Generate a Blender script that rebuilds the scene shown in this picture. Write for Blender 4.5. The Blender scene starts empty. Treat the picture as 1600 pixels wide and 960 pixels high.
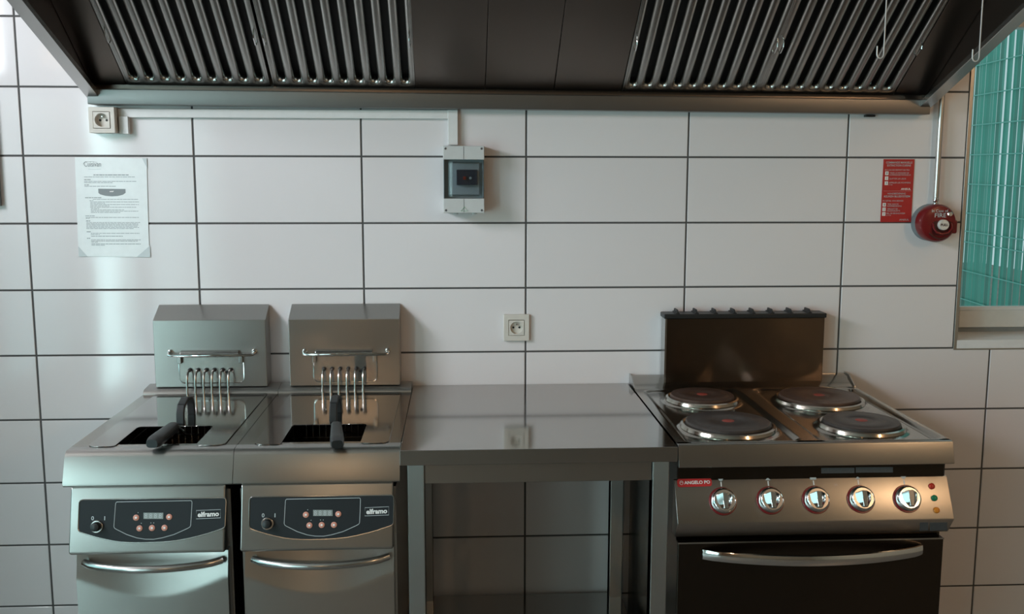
import bpy, bmesh, math, random
from mathutils import Vector, Matrix
random.seed(7)
PI = math.pi
scene = bpy.context.scene
COL = scene.collection

# ------------------------------------------------------------------ camera
F_PX = 1553.38
CAM = Vector((-0.2105, -3.0838, 1.5825))
def _rot(p, y, r):
    cx, sx = math.cos(p), math.sin(p); cy, sy = math.cos(y), math.sin(y); cz, sz = math.cos(r), math.sin(r)
    B = Matrix(((1,0,0),(0,0,-1),(0,1,0)))
    Rx = Matrix(((1,0,0),(0,cx,-sx),(0,sx,cx))); Ry = Matrix(((cy,0,-sy),(0,1,0),(sy,0,cy))); Rz = Matrix(((cz,-sz,0),(sz,cz,0),(0,0,1)))
    return Rz @ Rx @ Ry @ B
RW = _rot(0.14, 0.0542, 0.0015)
cam_data = bpy.data.cameras.new('camera')
cam_data.sensor_width = 36.0
cam_data.lens = F_PX * 36.0 / 1600.0
cam_data.clip_start = 0.02
cam = bpy.data.objects.new('camera', cam_data)
COL.objects.link(cam)
Rc = RW.transposed() @ Matrix(((1,0,0),(0,-1,0),(0,0,-1)))
cam.matrix_world = Matrix.Translation(CAM) @ Rc.to_4x4()
scene.camera = cam
# a photo pixel (1600x960) gives a direction; the plane it lies on gives the distance
def ray(u, v): return RW.transposed() @ Vector(((u-800)/F_PX, (v-480)/F_PX, 1.0))
def PY(u, v, y=0.0): d = ray(u, v); return CAM + d*((y-CAM.y)/d.y)
def PZ(u, v, z): d = ray(u, v); return CAM + d*((z-CAM.z)/d.z)
def PP(u, v, p0, n): d = ray(u, v); return CAM + d*((Vector(p0)-CAM).dot(n)/d.dot(n))

# ------------------------------------------------------------------ world, daylight, exposure
w = bpy.data.worlds.new('sky'); scene.world = w; w.use_nodes = True
bg = w.node_tree.nodes['Background']
bg.inputs['Color'].default_value = (0.70, 0.90, 0.95, 1)
bg.inputs['Strength'].default_value = 0.6
def area_light(name, loc, rot, sx, sy, power, color):
    l = bpy.data.lights.new(name, 'AREA'); l.shape = 'RECTANGLE'; l.size = sx; l.size_y = sy
    l.energy = power; l.color = color
    o = bpy.data.objects.new(name, l); o.location = loc; o.rotation_euler = rot; COL.objects.link(o)
    return o
ROOM_L, ROOM_R, ROOM_F, ROOM_H = -2.5, 2.7, -8.2, 2.85
DAY = (0.70, 0.97, 1.0)
# daylight comes in through the left wall: an unseen window placed for its light, a glazed door and a window further back
OPEN_L = {'window_2': (-3.15, -0.70, 0.40, 2.75), 'door_1': (-4.08, -3.22, 0.0, 2.05), 'window_3': (-6.70, -4.35, 0.30, 2.10)}   # y0, y1, z0, z1
for (a_, b_, c_, d_, pw_, cl_) in ((-2.35, -1.10, 2.08, 2.68, 70, (0.985, 0.915, 1.0)),      # upper light, set high to stay clear of the tile reflections
                                   (-3.09, -0.90, 0.47, 1.98, 9, (0.45, 0.95, 0.98)),      # teal fill added to tint the left tiles; no screen there
                                   (-4.02, -3.28, 0.08, 1.98, 46, DAY), (-6.64, -4.41, 0.37, 2.03, 32, DAY)):
    area_light('daylight', (ROOM_L-0.08, (a_+b_)/2, (c_+d_)/2), (PI/2, 0, -PI/2), b_-a_, d_-c_, pw_, cl_)
vs = scene.view_settings
vs.view_transform = 'Standard'; vs.look = 'None'; vs.gamma = 1.0; vs.use_curve_mapping = False
vs.exposure = 0.26

# ------------------------------------------------------------------ materials
def nodes_of(name):
    m = bpy.data.materials.new(name); m.use_nodes = True
    nt = m.node_tree; return m, nt, nt.nodes['Principled BSDF']
def plain(name, col, rough=0.5, metal=0.0, spec=0.5, var=0.06, scale=40, bump=0.0):
    m, nt, b = nodes_of(name)
    tc = nt.nodes.new('ShaderNodeTexCoord'); nz = nt.nodes.new('ShaderNodeTexNoise')
    nz.inputs['Scale'].default_value = scale; nz.inputs['Detail'].default_value = 4
    nt.links.new(tc.outputs['Object'], nz.inputs['Vector'])
    mx = nt.nodes.new('ShaderNodeMix'); mx.data_type = 'RGBA'
    mx.inputs[6].default_value = tuple(c*(1-var) for c in col)+(1,); mx.inputs[7].default_value = tuple(min(1,c*(1+var)) for c in col)+(1,)
    nt.links.new(nz.outputs['Fac'], mx.inputs[0]); nt.links.new(mx.outputs[2], b.inputs['Base Color'])
    b.inputs['Roughness'].default_value = rough; b.inputs['Metallic'].default_value = metal
    b.inputs['Specular IOR Level'].default_value = spec
    if bump:
        bp = nt.nodes.new('ShaderNodeBump'); bp.inputs['Strength'].default_value = bump; bp.inputs['Distance'].default_value = 0.002
        nt.links.new(nz.outputs['Fac'], bp.inputs['Height']); nt.links.new(bp.outputs['Normal'], b.inputs['Normal'])
    return m
def steel(name, col=(0.46,0.45,0.435), rough=0.30, aniso=0.85, rotn=0.0, grain=(14,900,900), var=0.02, tang=(0,.7,.7)):
    """brushed stainless: fine streaks vary the gloss, anisotropy draws highlights across the brushing"""
    m, nt, b = nodes_of(name)
    tc = nt.nodes.new('ShaderNodeTexCoord'); mp = nt.nodes.new('ShaderNodeMapping'); nz = nt.nodes.new('ShaderNodeTexNoise')
    mp.inputs['Scale'].default_value = grain
    nz.inputs['Scale'].default_value = 1.0; nz.inputs['Detail'].default_value = 3
    nt.links.new(tc.outputs['Object'], mp.inputs['Vector']); nt.links.new(mp.outputs['Vector'], nz.inputs['Vector'])
    n2 = nt.nodes.new('ShaderNodeTexNoise'); n2.inputs['Scale'].default_value = 9.0; n2.inputs['Detail'].default_value = 5
    nt.links.new(tc.outputs['Object'], n2.inputs['Vector'])
    ad = nt.nodes.new('ShaderNodeMath'); ad.operation = 'ADD'
    nt.links.new(nz.outputs['Fac'], ad.inputs[0]); nt.links.new(n2.outputs['Fac'], ad.inputs[1])
    mr = nt.nodes.new('ShaderNodeMapRange'); mr.inputs['From Min'].default_value = 0.5; mr.inputs['From Max'].default_value = 1.5
    mr.inputs['To Min'].default_value = rough*0.94; mr.inputs['To Max'].default_value = rough*1.06
    nt.links.new(ad.outputs[0], mr.inputs['Value']); nt.links.new(mr.outputs['Result'], b.inputs['Roughness'])
    mx = nt.nodes.new('ShaderNodeMix'); mx.data_type = 'RGBA'
    mx.inputs[6].default_value = tuple(c*(1-var) for c in col)+(1,); mx.inputs[7].default_value = tuple(c*(1+var) for c in col)+(1,)
    nt.links.new(nz.outputs['Fac'], mx.inputs[0]); nt.links.new(mx.outputs[2], b.inputs['Base Color'])
    b.inputs['Metallic'].default_value = 1.0
    cx = nt.nodes.new('ShaderNodeCombineXYZ'); 
    for q in range(3): cx.inputs[q].default_value = tang[q]
    nt.links.new(cx.outputs[0], b.inputs['Tangent'])          # reflections spread across the brushing
    b.inputs['Anisotropic'].default_value = aniso; b.inputs['Anisotropic Rotation'].default_value = rotn
    return m
def clear(name, tint, gloss=0.05, ior=1.45):
    m = bpy.data.materials.new(name); m.use_nodes = True; nt = m.node_tree; nt.nodes.clear()
    out = nt.nodes.new('ShaderNodeOutputMaterial'); mix = nt.nodes.new('ShaderNodeMixShader')
    t = nt.nodes.new('ShaderNodeBsdfTransparent'); t.inputs['Color'].default_value = tint+(1,)
    g = nt.nodes.new('ShaderNodeBsdfGlossy'); g.inputs['Roughness'].default_value = gloss
    # Schlick reflectance, alike from both sides of the thin pane
    lw = nt.nodes.new('ShaderNodeLayerWeight'); lw.inputs['Blend'].default_value = 0.5
    pw = nt.nodes.new('ShaderNodeMath'); pw.operation = 'POWER'; pw.inputs[1].default_value = 5.0
    r0 = ((ior-1)/(ior+1))**2
    ma = nt.nodes.new('ShaderNodeMath'); ma.operation = 'MULTIPLY_ADD'; ma.inputs[1].default_value = 1-r0; ma.inputs[2].default_value = r0
    nt.links.new(lw.outputs['Facing'], pw.inputs[0]); nt.links.new(pw.outputs[0], ma.inputs[0])
    nt.links.new(ma.outputs[0], mix.inputs[0]); nt.links.new(t.outputs[0], mix.inputs[1]); nt.links.new(g.outputs[0], mix.inputs[2])
    nt.links.new(mix.outputs[0], out.inputs['Surface'])
    return m
def emitter(name, col, strength):
    m, nt, b = nodes_of(name)
    b.inputs['Base Color'].default_value = col+(1,); b.inputs['Emission Color'].default_value = col+(1,)
    b.inputs['Emission Strength'].default_value = strength
    return m
def tile_material():
    m, nt, b = nodes_of('white_tile')
    oi = nt.nodes.new('ShaderNodeObjectInfo'); tc = nt.nodes.new('ShaderNodeTexCoord')
    nz = nt.nodes.new('ShaderNodeTexNoise'); nz.inputs['Scale'].default_value = 6; nz.inputs['Detail'].default_value = 3
    nt.links.new(tc.outputs['Object'], nz.inputs['Vector'])
    mx = nt.nodes.new('ShaderNodeMix'); mx.data_type = 'RGBA'
    mx.inputs[6].default_value = (0.755,0.72,0.725,1); mx.inputs[7].default_value = (0.80,0.765,0.77,1)
    nt.links.new(oi.outputs['Random'], mx.inputs[0]); nt.links.new(mx.outputs[2], b.inputs['Base Color'])
    b.inputs['Roughness'].default_value = 0.08; b.inputs['Specular IOR Level'].default_value = 0.65
    bp = nt.nodes.new('ShaderNodeBump'); bp.inputs['Strength'].default_value = 0.03; bp.inputs['Distance'].default_value = 0.004
    nt.links.new(nz.outputs['Fac'], bp.inputs['Height']); nt.links.new(bp.outputs['Normal'], b.inputs['Normal'])
    return m
def slat_material():
    m, nt, b = nodes_of('dappled_teal_slat')
    oi = nt.nodes.new('ShaderNodeObjectInfo'); tc = nt.nodes.new('ShaderNodeTexCoord'); nz = nt.nodes.new('ShaderNodeTexNoise')
    nz.inputs['Scale'].default_value = 2.0; nz.inputs['Detail'].default_value = 3
    nt.links.new(tc.outputs['Object'], nz.inputs['Vector'])
    ad = nt.nodes.new('ShaderNodeMath'); ad.operation = 'MULTIPLY_ADD'; ad.inputs[1].default_value = 0.55
    nt.links.new(oi.outputs['Random'], ad.inputs[0])
    mu = nt.nodes.new('ShaderNodeMath'); mu.operation = 'MULTIPLY'; mu.inputs[1].default_value = 0.5
    nt.links.new(nz.outputs['Fac'], mu.inputs[0]); nt.links.new(mu.outputs[0], ad.inputs[2])  # noise patches paint dappled light into the slat colour
    mx = nt.nodes.new('ShaderNodeMix'); mx.data_type = 'RGBA'
    mx.inputs[6].default_value = (0.012,0.13,0.095,1); mx.inputs[7].default_value = (0.05,0.42,0.32,1)
    nt.links.new(ad.outputs[0], mx.inputs[0]); nt.links.new(mx.outputs[2], b.inputs['Base Color'])
    b.inputs['Roughness'].default_value = 0.45
    return m
M = dict(
    tile=tile_material(),
    grout=plain('dark_grout', (0.085,0.083,0.082), 0.9),
    wall=plain('cream_paint', (0.30,0.22,0.155), 0.8),
    ceil=plain('white_paint', (0.34,0.31,0.28), 0.85),
    floor=plain('red_brown_floor', (0.16,0.145,0.13), 0.35, var=0.15, scale=12),
    steel=steel('brushed_steel'),
    steel_top=steel('worktop_steel', (0.44,0.42,0.405), 0.09, 0.0, 0.0, (900,14,900)),
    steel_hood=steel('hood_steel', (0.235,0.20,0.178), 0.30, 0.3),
    steel_lip=steel('rim_steel', (0.33,0.325,0.32), 0.40, 0.6),
    hookwire=plain('galvanised_wire', (0.50,0.50,0.49), 0.4, 0.4),
    rim=plain('dulled_rim_steel', (0.42,0.385,0.34), 0.14, 1.0),
    recess_shade=plain('shaded_recess_black', (0.03,0.024,0.022), 0.2),  # range recess: the shade under the fascia is put into this colour
    steel_leg=steel('leg_steel', (0.50,0.50,0.49), 0.36, 0.8, 0.0, (900,900,14), tang=(1,0,0)),
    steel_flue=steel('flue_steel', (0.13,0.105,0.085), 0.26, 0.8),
    steel_filter=steel('filter_steel', (0.50,0.49,0.47), 0.24, 0.3, 0.0, (900,14,14)),
    steel_hob=steel('hob_steel', (0.40,0.375,0.345), 0.15, 0.0, 0.0, (14,900,900)),
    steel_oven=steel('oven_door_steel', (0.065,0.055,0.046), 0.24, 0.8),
    steel_satin=steel('satin_steel', (0.52,0.52,0.51), 0.24, 0.6),
    chrome=plain('chrome', (0.78,0.78,0.78), 0.07, 1.0, var=0.02),
    tube=plain('element_steel', (0.42,0.40,0.38), 0.25, 1.0),
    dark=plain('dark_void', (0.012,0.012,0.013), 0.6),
    oil=plain('dark_oil', (0.010,0.009,0.007), 0.12),
    black=plain('black_plastic', (0.012,0.014,0.015), 0.42, bump=0.1, scale=300),
    membrane=plain('black_membrane', (0.012,0.015,0.018), 0.5, spec=0.3),
    iron=plain('cast_iron', (0.050,0.040,0.036), 0.42, 0.3, var=0.25, scale=60, bump=0.2),
    burnt=plain('burnt_iron', (0.080,0.046,0.034), 0.40, 0.3, var=0.3, scale=50, bump=0.2),
    red_dot=plain('faded_red', (0.30,0.045,0.03), 0.5),
    ivory=plain('ivory_plastic', (0.66,0.62,0.56), 0.4),
    white=plain('white_plastic', (0.76,0.76,0.75), 0.4),
    grey_plastic=plain('grey_plastic', (0.56,0.57,0.56), 0.5),
    line=plain('grey_print', (0.50,0.55,0.57), 0.5),
    whiteprint=plain('white_print', (0.82,0.81,0.80), 0.6),
    ink=plain('grey_ink', (0.28,0.31,0.32), 0.7),
    paper=plain('laminated_paper', (0.84,0.86,0.86), 0.18, spec=0.6),
    film=plain('laminate_corner', (0.62,0.66,0.67), 0.12),
    redsign=plain('red_sign', (0.42,0.022,0.022), 0.4),
    redpaint=plain('red_enamel', (0.16,0.008,0.010), 0.28),
    reddark=plain('dark_red_enamel', (0.06,0.005,0.006), 0.4),
    redlogo=plain('red_badge', (0.50,0.02,0.025), 0.35),
    red_lens=plain('red_lens', (0.45,0.03,0.015), 0.25), green_lens=plain('green_lens', (0.01,0.17,0.075), 0.25), amber_lens=plain('amber_lens', (0.62,0.20,0.02), 0.25),
    copper=plain('copper_button', (0.62,0.27,0.20), 0.45),
    lcd=plain('lcd_grey', (0.26,0.30,0.29), 0.3, var=0.2, scale=700),
    label=plain('grey_label', (0.09,0.09,0.095), 0.5, var=0.3, scale=250),
    frame=plain('white_upvc', (0.72,0.73,0.72), 0.35),
    sill=plain('white_sill', (0.78,0.79,0.80), 0.3),
    trim=plain('steel_trim', (0.55,0.54,0.52), 0.35, 1.0),
    glass=clear('window_glass', (0.93,0.98,0.97), 0.0, 1.35),
    smoke=clear('smoked_cover', (0.80,0.84,0.86), 0.12, 1.6),
    teal=slat_material(),
    wire=plain('green_wire', (0.14,0.50,0.42), 0.35),
    breaker=plain('breaker_blue', (0.03,0.04,0.07), 0.4),
    ground=plain('outdoor_ground', (0.22,0.22,0.19), 0.9, var=0.3, scale=3),
    greytin=plain('grey_enamel', (0.16,0.19,0.20), 0.4),
    bulb=emitter('warm_bulb', (1.0,0.72,0.42), 14.0),
    green_ink=plain('green_ink', (0.12,0.45,0.22), 0.6),
)

# ------------------------------------------------------------------ mesh helpers
class MB:
    def __init__(s): s.v, s.f = [], []
    def add(s, vs, fs):
        b = len(s.v); s.v += [tuple(v) for v in vs]; s.f += [tuple(i+b for i in f) for f in fs]; return s
    def box(s, x0, x1, y0, y1, z0, z1):
        x0,x1 = min(x0,x1),max(x0,x1); y0,y1 = min(y0,y1),max(y0,y1); z0,z1 = min(z0,z1),max(z0,z1)
        return s.add([(x0,y0,z0),(x1,y0,z0),(x1,y1,z0),(x0,y1,z0),(x0,y0,z1),(x1,y0,z1),(x1,y1,z1),(x0,y1,z1)],
                     [(0,3,2,1),(4,5,6,7),(0,1,5,4),(1,2,6,5),(2,3,7,6),(3,0,4,7)])
    def extrude(s, pts, d):
        """closed polygon pts (3-D) extruded along vector d"""
        n = len(pts); d = Vector(d); P = [Vector(p) for p in pts]
        nrm = Vector((0,0,0))
        for i in range(n): nrm += P[i].cross(P[(i+1)%n])
        if nrm.dot(d) > 0: P.reverse()
        s.add(P + [p+d for p in P], [tuple(range(n)), tuple(range(2*n-1, n-1, -1))] + [(i, i+n, (i+1)%n+n, (i+1)%n) for i in range(n)])
        return s
    def prism_x(s, yz, x0, x1): return s.extrude([(x0,y,z) for y,z in yz], (x1-x0,0,0))
    def tube(s, path, r, n=10, closed=False, cap=True):
        P = [Vector(p) for p in path]; m = len(P); rs = r if isinstance(r, (list,tuple)) else [r]*m
        up = None; rings = []
        for i in range(m):
            a = P[i-1] if (i or closed) else P[0]; c = P[(i+1)%m] if (i < m-1 or closed) else P[-1]
            t = (c-a).normalized()
            if up is None: up = t.orthogonal().normalized()
            up = (up - t*up.dot(t)); up = up.normalized() if up.length > 1e-6 else t.orthogonal().normalized()
            q = t.cross(up)
            rings.append([P[i] + (up*math.cos(2*PI*k/n) + q*math.sin(2*PI*k/n))*rs[i] for k in range(n)])
        vs = [p for rg in rings for p in rg]; fs = []
        for i in range(m if closed else m-1):
            j = (i+1)%m
            for k in range(n): fs.append((i*n+k, i*n+(k+1)%n, j*n+(k+1)%n, j*n+k))
        if not closed and cap: fs += [tuple(range(n-1,-1,-1)), tuple((m-1)*n+k for k in range(n))]
        return s.add(vs, fs)
    def lathe(s, prof, c, ax=(0,0,1), n=32):
        """profile [(radius, height)] turned about axis ax at c"""
        ax = Vector(ax).normalized(); u = ax.orthogonal().normalized(); w_ = ax.cross(u); c = Vector(c)
        vs = []; fs = []
        for r, h in prof:
            for k in range(n):
                a = 2*PI*k/n; vs.append(c + ax*h + (u*math.cos(a)+w_*math.sin(a))*max(r,1e-5))
        for i in range(len(prof)-1):
            for k in range(n): fs.append((i*n+k, i*n+(k+1)%n, (i+1)*n+(k+1)%n, (i+1)*n+k))
        if prof[0][0] > 1e-4: fs.append(tuple(range(n-1,-1,-1)))
        if prof[-1][0] > 1e-4: fs.append(tuple((len(prof)-1)*n+k for k in range(n)))
        return s.add(vs, fs)
    def build(s, name, mat, parent=None, org=(0,0,0), bevel=0.0, seg=2, smooth=True, angle=35):
        me = bpy.data.meshes.new(name); o3 = Vector(org)
        me.from_pydata([tuple(Vector(v)-o3) for v in s.v], [], s.f); me.update()
        bm = bmesh.new(); bm.from_mesh(me); bmesh.ops.recalc_face_normals(bm, faces=bm.faces); bm.to_mesh(me); bm.free()
        me.materials.append(M[mat] if isinstance(mat, str) else mat)
        if smooth:
            for p in me.polygons: p.use_smooth = True
            me.set_sharp_from_angle(angle=math.radians(angle))
        ob = bpy.data.objects.new(name, me); COL.objects.link(ob)
        if parent is not None: ob.parent = parent
        else: ob.location = o3
        if bevel:
            b = ob.modifiers.new('bevel', 'BEVEL'); b.width = bevel; b.segments = seg; b.limit_method = 'ANGLE'; b.angle_limit = math.radians(40)
            b.harden_normals = True
        return ob
def root(name, loc, label, cat, group=None):
    o = bpy.data.objects.new(name, None); o.location = loc; o.empty_display_size = 0.05; COL.objects.link(o)
    o['label'] = label; o['category'] = cat
    if group: o['group'] = group
    return o
def tag(o, label, cat, group=None):
    o['label'] = label; o['category'] = cat
    if group: o['group'] = group
    return o
def struct(o): o['kind'] = 'structure'; return o
_tcache = {}
def text(body, name, mat, parent, org, p0, xd, yd, width, height, bold=0.0, depth=0.0004):
    """lettering as a thin mesh: lower-left corner p0, box width x height along xd / yd"""
    key = (body, bold)
    if key not in _tcache:
        cu = bpy.data.curves.new('lettering', 'FONT'); cu.body = body; cu.offset = bold; cu.resolution_u = 3
        t = bpy.data.objects.new('lettering', cu); COL.objects.link(t)
        dg = bpy.context.evaluated_depsgraph_get(); me = bpy.data.meshes.new_from_object(t.evaluated_get(dg))
        _tcache[key] = ([v.co.copy() for v in me.vertices], [tuple(p.vertices) for p in me.polygons])
        bpy.data.objects.remove(t); bpy.data.meshes.remove(me); bpy.data.curves.remove(cu)
    vs, fs = _tcache[key]
    x0 = min(v.x for v in vs); x1 = max(v.x for v in vs); y0 = min(v.y for v in vs); y1 = max(v.y for v in vs)
    xd = Vector(xd).normalized(); yd = Vector(yd).normalized(); nd = xd.cross(yd); p0 = Vector(p0)
    P = [p0 + xd*((v.x-x0)/(x1-x0)*width) + yd*((v.y-y0)/max(1e-6,(y1-y0))*height) + nd*depth for v in vs]
    me = bpy.data.meshes.new(name); me.from_pydata([tuple(p-Vector(org)) for p in P], [], fs); me.update()
    me.materials.append(M[mat]); ob = bpy.data.objects.new(name, me); COL.objects.link(ob); ob.parent = parent
    return ob
def arc(c, r, a0, a1, n):
    return [(c[0]+r*math.cos(a0+(a1-a0)*i/n), c[1]+r*math.sin(a0+(a1-a0)*i/n)) for i in range(n+1)]
def rrect(x0, x1, y0, y1, r, n=5):
    return arc((x1-r,y1-r),r,0,PI/2,n)+arc((x0+r,y1-r),r,PI/2,PI,n)+arc((x0+r,y0+r),r,PI,1.5*PI,n)+arc((x1-r,y0+r),r,1.5*PI,2*PI,n)

# ================================================================== THE SETTING
TP, TR, J = 0.503, 0.203, 0.0056          # tile pitches and joint
Z0 = 1.6135                                # a horizontal joint
WX, WZ0, WZ1 = 1.390, 1.008, 2.115         # kitchen window opening (left edge, sill, head)
WXR = 2.45
# --- back wall: grout-faced masonry, the tiles set on it one by one
b = MB(); yb = 0.0025; yo = 0.26
b.box(ROOM_L, WX, yb, yo, 0, ROOM_H); b.box(WXR, ROOM_R, yb, yo, 0, ROOM_H)
b.box(WX, WXR, yb, yo, 0, WZ0); b.box(WX, WXR, yb, yo, WZ1, ROOM_H)
wall_back = struct(b.build('wall_back', 'grout', smooth=False))
tile_cache = {}
def tile(x0, x1, z0, z1):
    x0 += J/2; x1 -= J/2; z0 += J/2; z1 -= J/2
    if x1-x0 < 0.012 or z1-z0 < 0.012: return
    k = (round(x1-x0,4), round(z1-z0,4))
    if k not in tile_cache:
        hx, hz, e = k[0]/2, k[1]/2, 0.0012
        mb = MB().add([(-hx,0.006,-hz),(hx,0.006,-hz),(hx,0.006,hz),(-hx,0.006,hz),(-hx,e,-hz),(hx,e,-hz),(hx,e,hz),(-hx,e,hz),
                       (-hx+e,0,-hz+e),(hx-e,0,-hz+e),(hx-e,0,hz-e),(-hx+e,0,hz-e)],
                      [(8,9,10,11),(4,5,9,8),(5,6,10,9),(6,7,11,10),(7,4,8,11),(0,1,5,4),(1,2,6,5),(2,3,7,6),(3,0,4,7)])
        o = mb.build('tile', 'tile', wall_back, smooth=False); tile_cache[k] = o.data
    else:
        o = bpy.data.objects.new('tile', tile_cache[k]); COL.objects.link(o); o.parent = wall_back
    o.location = ((x0+x1)/2, 0, (z0+z1)/2)
    rr = random.Random(int(x0*977)+int(z0*7919))
    o.rotation_euler = (rr.uniform(-.0016,.0016), 0, rr.uniform(-.0016,.0016))
for c in range(-5, 6):
    for r in range(-8, 7):
        x0, x1 = max(c*TP, ROOM_L), min((c+1)*TP, ROOM_R); z0, z1 = max(Z0+r*TR, 0), min(Z0+(r+1)*TR, ROOM_H)
        if x1 <= x0 or z1 <= z0: continue
        ox = x1 > WX and x0 < WXR; oz = z1 > WZ0+0.01 and z0 < WZ1-0.01
        if ox and oz:
            if x0 < WX: tile(x0, WX-0.004, z0, z1)
            if x1 > WXR: tile(WXR+0.004, x1, z0, z1)
            if z1 > WZ1: tile(max(x0,WX), min(x1,WXR), WZ1+0.004, z1)
        else: tile(x0, x1, z0, z1)
struct(MB().box(ROOM_L-0.3, ROOM_R+0.3, ROOM_F-0.3, 0.26, -0.12, 0).build('floor', 'floor', smooth=False))
struct(MB().box(ROOM_L-0.3, ROOM_R+0.3, ROOM_F-0.3, 0.26, ROOM_H, ROOM_H+0.12).build('ceiling', 'ceil', smooth=False))
struct(MB().box(ROOM_R, ROOM_R+0.2, ROOM_F, 0.26, 0, ROOM_H).build('wall_right', 'wall', smooth=False))
b = MB(); yp = ROOM_F
for k_, (a_, b_, c_, d_) in sorted(OPEN_L.items(), key=lambda q: q[1][0]):
    b.box(ROOM_L-0.2, ROOM_L, yp, a_, 0, ROOM_H); yp = b_
    if c_ > 0: b.box(ROOM_L-0.2, ROOM_L, a_, b_, 0, c_)
    b.box(ROOM_L-0.2, ROOM_L, a_, b_, d_, ROOM_H)
b.box(ROOM_L-0.2, ROOM_L, yp, 0.0, 0, ROOM_H)
struct(b.build('wall_left', 'wall', smooth=False))
struct(MB().box(ROOM_L-0.2, ROOM_R+0.2, ROOM_F-0.2, ROOM_F, 0, ROOM_H).build('wall_front', 'wall', smooth=False))
def glazing(name, bars, pane, org):
    o = bpy.data.objects.new(name, None); o.location = org; COL.objects.link(o); struct(o)
    for q in bars: MB().box(*q).build('frame_bar', 'frame', o, org, bevel=0.004)
    MB().box(*pane).build('pane', 'glass', o, org, smooth=False)
    return o
xl = ROOM_L
for k_, (a_, b_, c_, d_) in OPEN_L.items():
    bars = [(xl-.04,xl+.02,a_,a_+.06,c_,d_),(xl-.04,xl+.02,b_-.06,b_,c_,d_),(xl-.04,xl+.02,a_+.06,b_-.06,c_,c_+.07),(xl-.04,xl+.02,a_+.06,b_-.06,d_-.07,d_)]
    nm = max(1, round((b_-a_)/1.2))
    for q in range(1, nm): yq = a_+(b_-a_)*q/nm; bars.append((xl-.04,xl+.02,yq-.04,yq+.04,c_+.07,d_-.07))
    if k_ == 'window_2': bars.append((xl-.035,xl+.015,a_+.06,b_-.06,1.99,2.06))
    glazing(k_, bars, (xl-.012,xl-.006,a_+.04,b_-.04,c_+.05,d_-.05), (xl,(a_+b_)/2,c_))
# --- kitchen window at the end of the tiled wall
fy0, fy1 = 0.15, 0.21
win = glazing('window_1', [(WX,WX+.088,fy0,fy1,1.036,WZ1),(WXR-.088,WXR,fy0,fy1,1.036,WZ1),(WX+.088,WXR-.088,fy0,fy1,1.046,1.108),(WX+.088,WXR-.088,fy0,fy1,2.035,WZ1)],
              (WX+.07,WXR-.07,.178,.184,1.10,2.05), (WX,.15,WZ0))
MB().box(WX+.086,WXR-.086,fy0-.004,fy0+.02,1.106,1.118).build('glazing_bead', 'sill', win, (WX,.15,WZ0), bevel=0.002)
MB().box(WX+.088,WXR-.088,fy0+.012,fy1,1.030,1.047).build('shadow_gap', 'ink', win, (WX,.15,WZ0))  # grey strip standing in for the shadow below the frame rail
MB().box(WX+.006,WXR,-.002,fy1+.02,1.002,1.030).build('sill', 'sill', win, (WX,.15,WZ0), bevel=0.002)
t1 = MB(); t1.box(WX-.004,WX+.008,-.0015,.02,WZ0,WZ1)
struct(t1.build('trim_1', 'trim', bevel=0.001))
struct(MB().box(WX-.004,WXR,-.0015,.02,WZ0-.010,WZ0+.002).build('trim_2', 'trim', bevel=0.001))
struct(MB().box(WX+.008,WX+.012,.02,fy0,WZ0,WZ1).build('trim_3', 'ceil', smooth=False))

# ================================================================== OUTSIDE: fence with woven slats
struct(MB().box(2.4, 9, 0.27, 14, -0.2, -0.08).build('ground_outside', 'ground', smooth=False))
def fx(y): return 3.02 + 0.0866*y
FORG = (fx(0.4), 0.4, -0.08)
fence = root('garden_fence', FORG, 'teal slatted wire mesh fence outside the kitchen window', 'fence')
y0f, y1f, hf = 0.4, 9.0, 3.0
fd = Vector((0.0866,1,0)).normalized(); fn = Vector((fd.y,-fd.x,0))
slat_me = None; NS = 172; sp = (y1f-y0f)/NS
for i in range(NS):
    y = y0f + (i+.5)*sp; rr = random.Random(i)
    if slat_me is None:
        mb = MB()
        a = fd*0.0225; nn = fn*0.004
        mb.extrude([-a-nn*0.3, -a*0.5+nn*0.6, a*0.5+nn*0.6, a-nn*0.3, a*0.5-nn*.2, -a*0.5-nn*.2], (0,0,hf))
        o = mb.build('slat', 'teal', fence); slat_me = o.data
    else:
        o = bpy.data.objects.new('slat', slat_me); COL.objects.link(o); o.parent = fence
    o.location = (fx(y)-FORG[0]+rr.uniform(-.004,.004), y-FORG[1], rr.uniform(-.03,.0))
    o.rotation_euler = (0, 0, rr.uniform(-.12,.12))
A = Vector((fx(y0f), y0f, 0)); B = Vector((fx(y1f), y1f, 0))
zz = 0.27
zs = []
while zz < 2.9:
    zs.append(zz); zz += 0.2
zs += [1.145]
for z in zs:
    off = fn*(-0.016)
    MB().tube([A+off+Vector((0,0,z)), B+off+Vector((0,0,z))], 0.0042, 6).build('wire', 'wire', fence, FORG)

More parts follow.
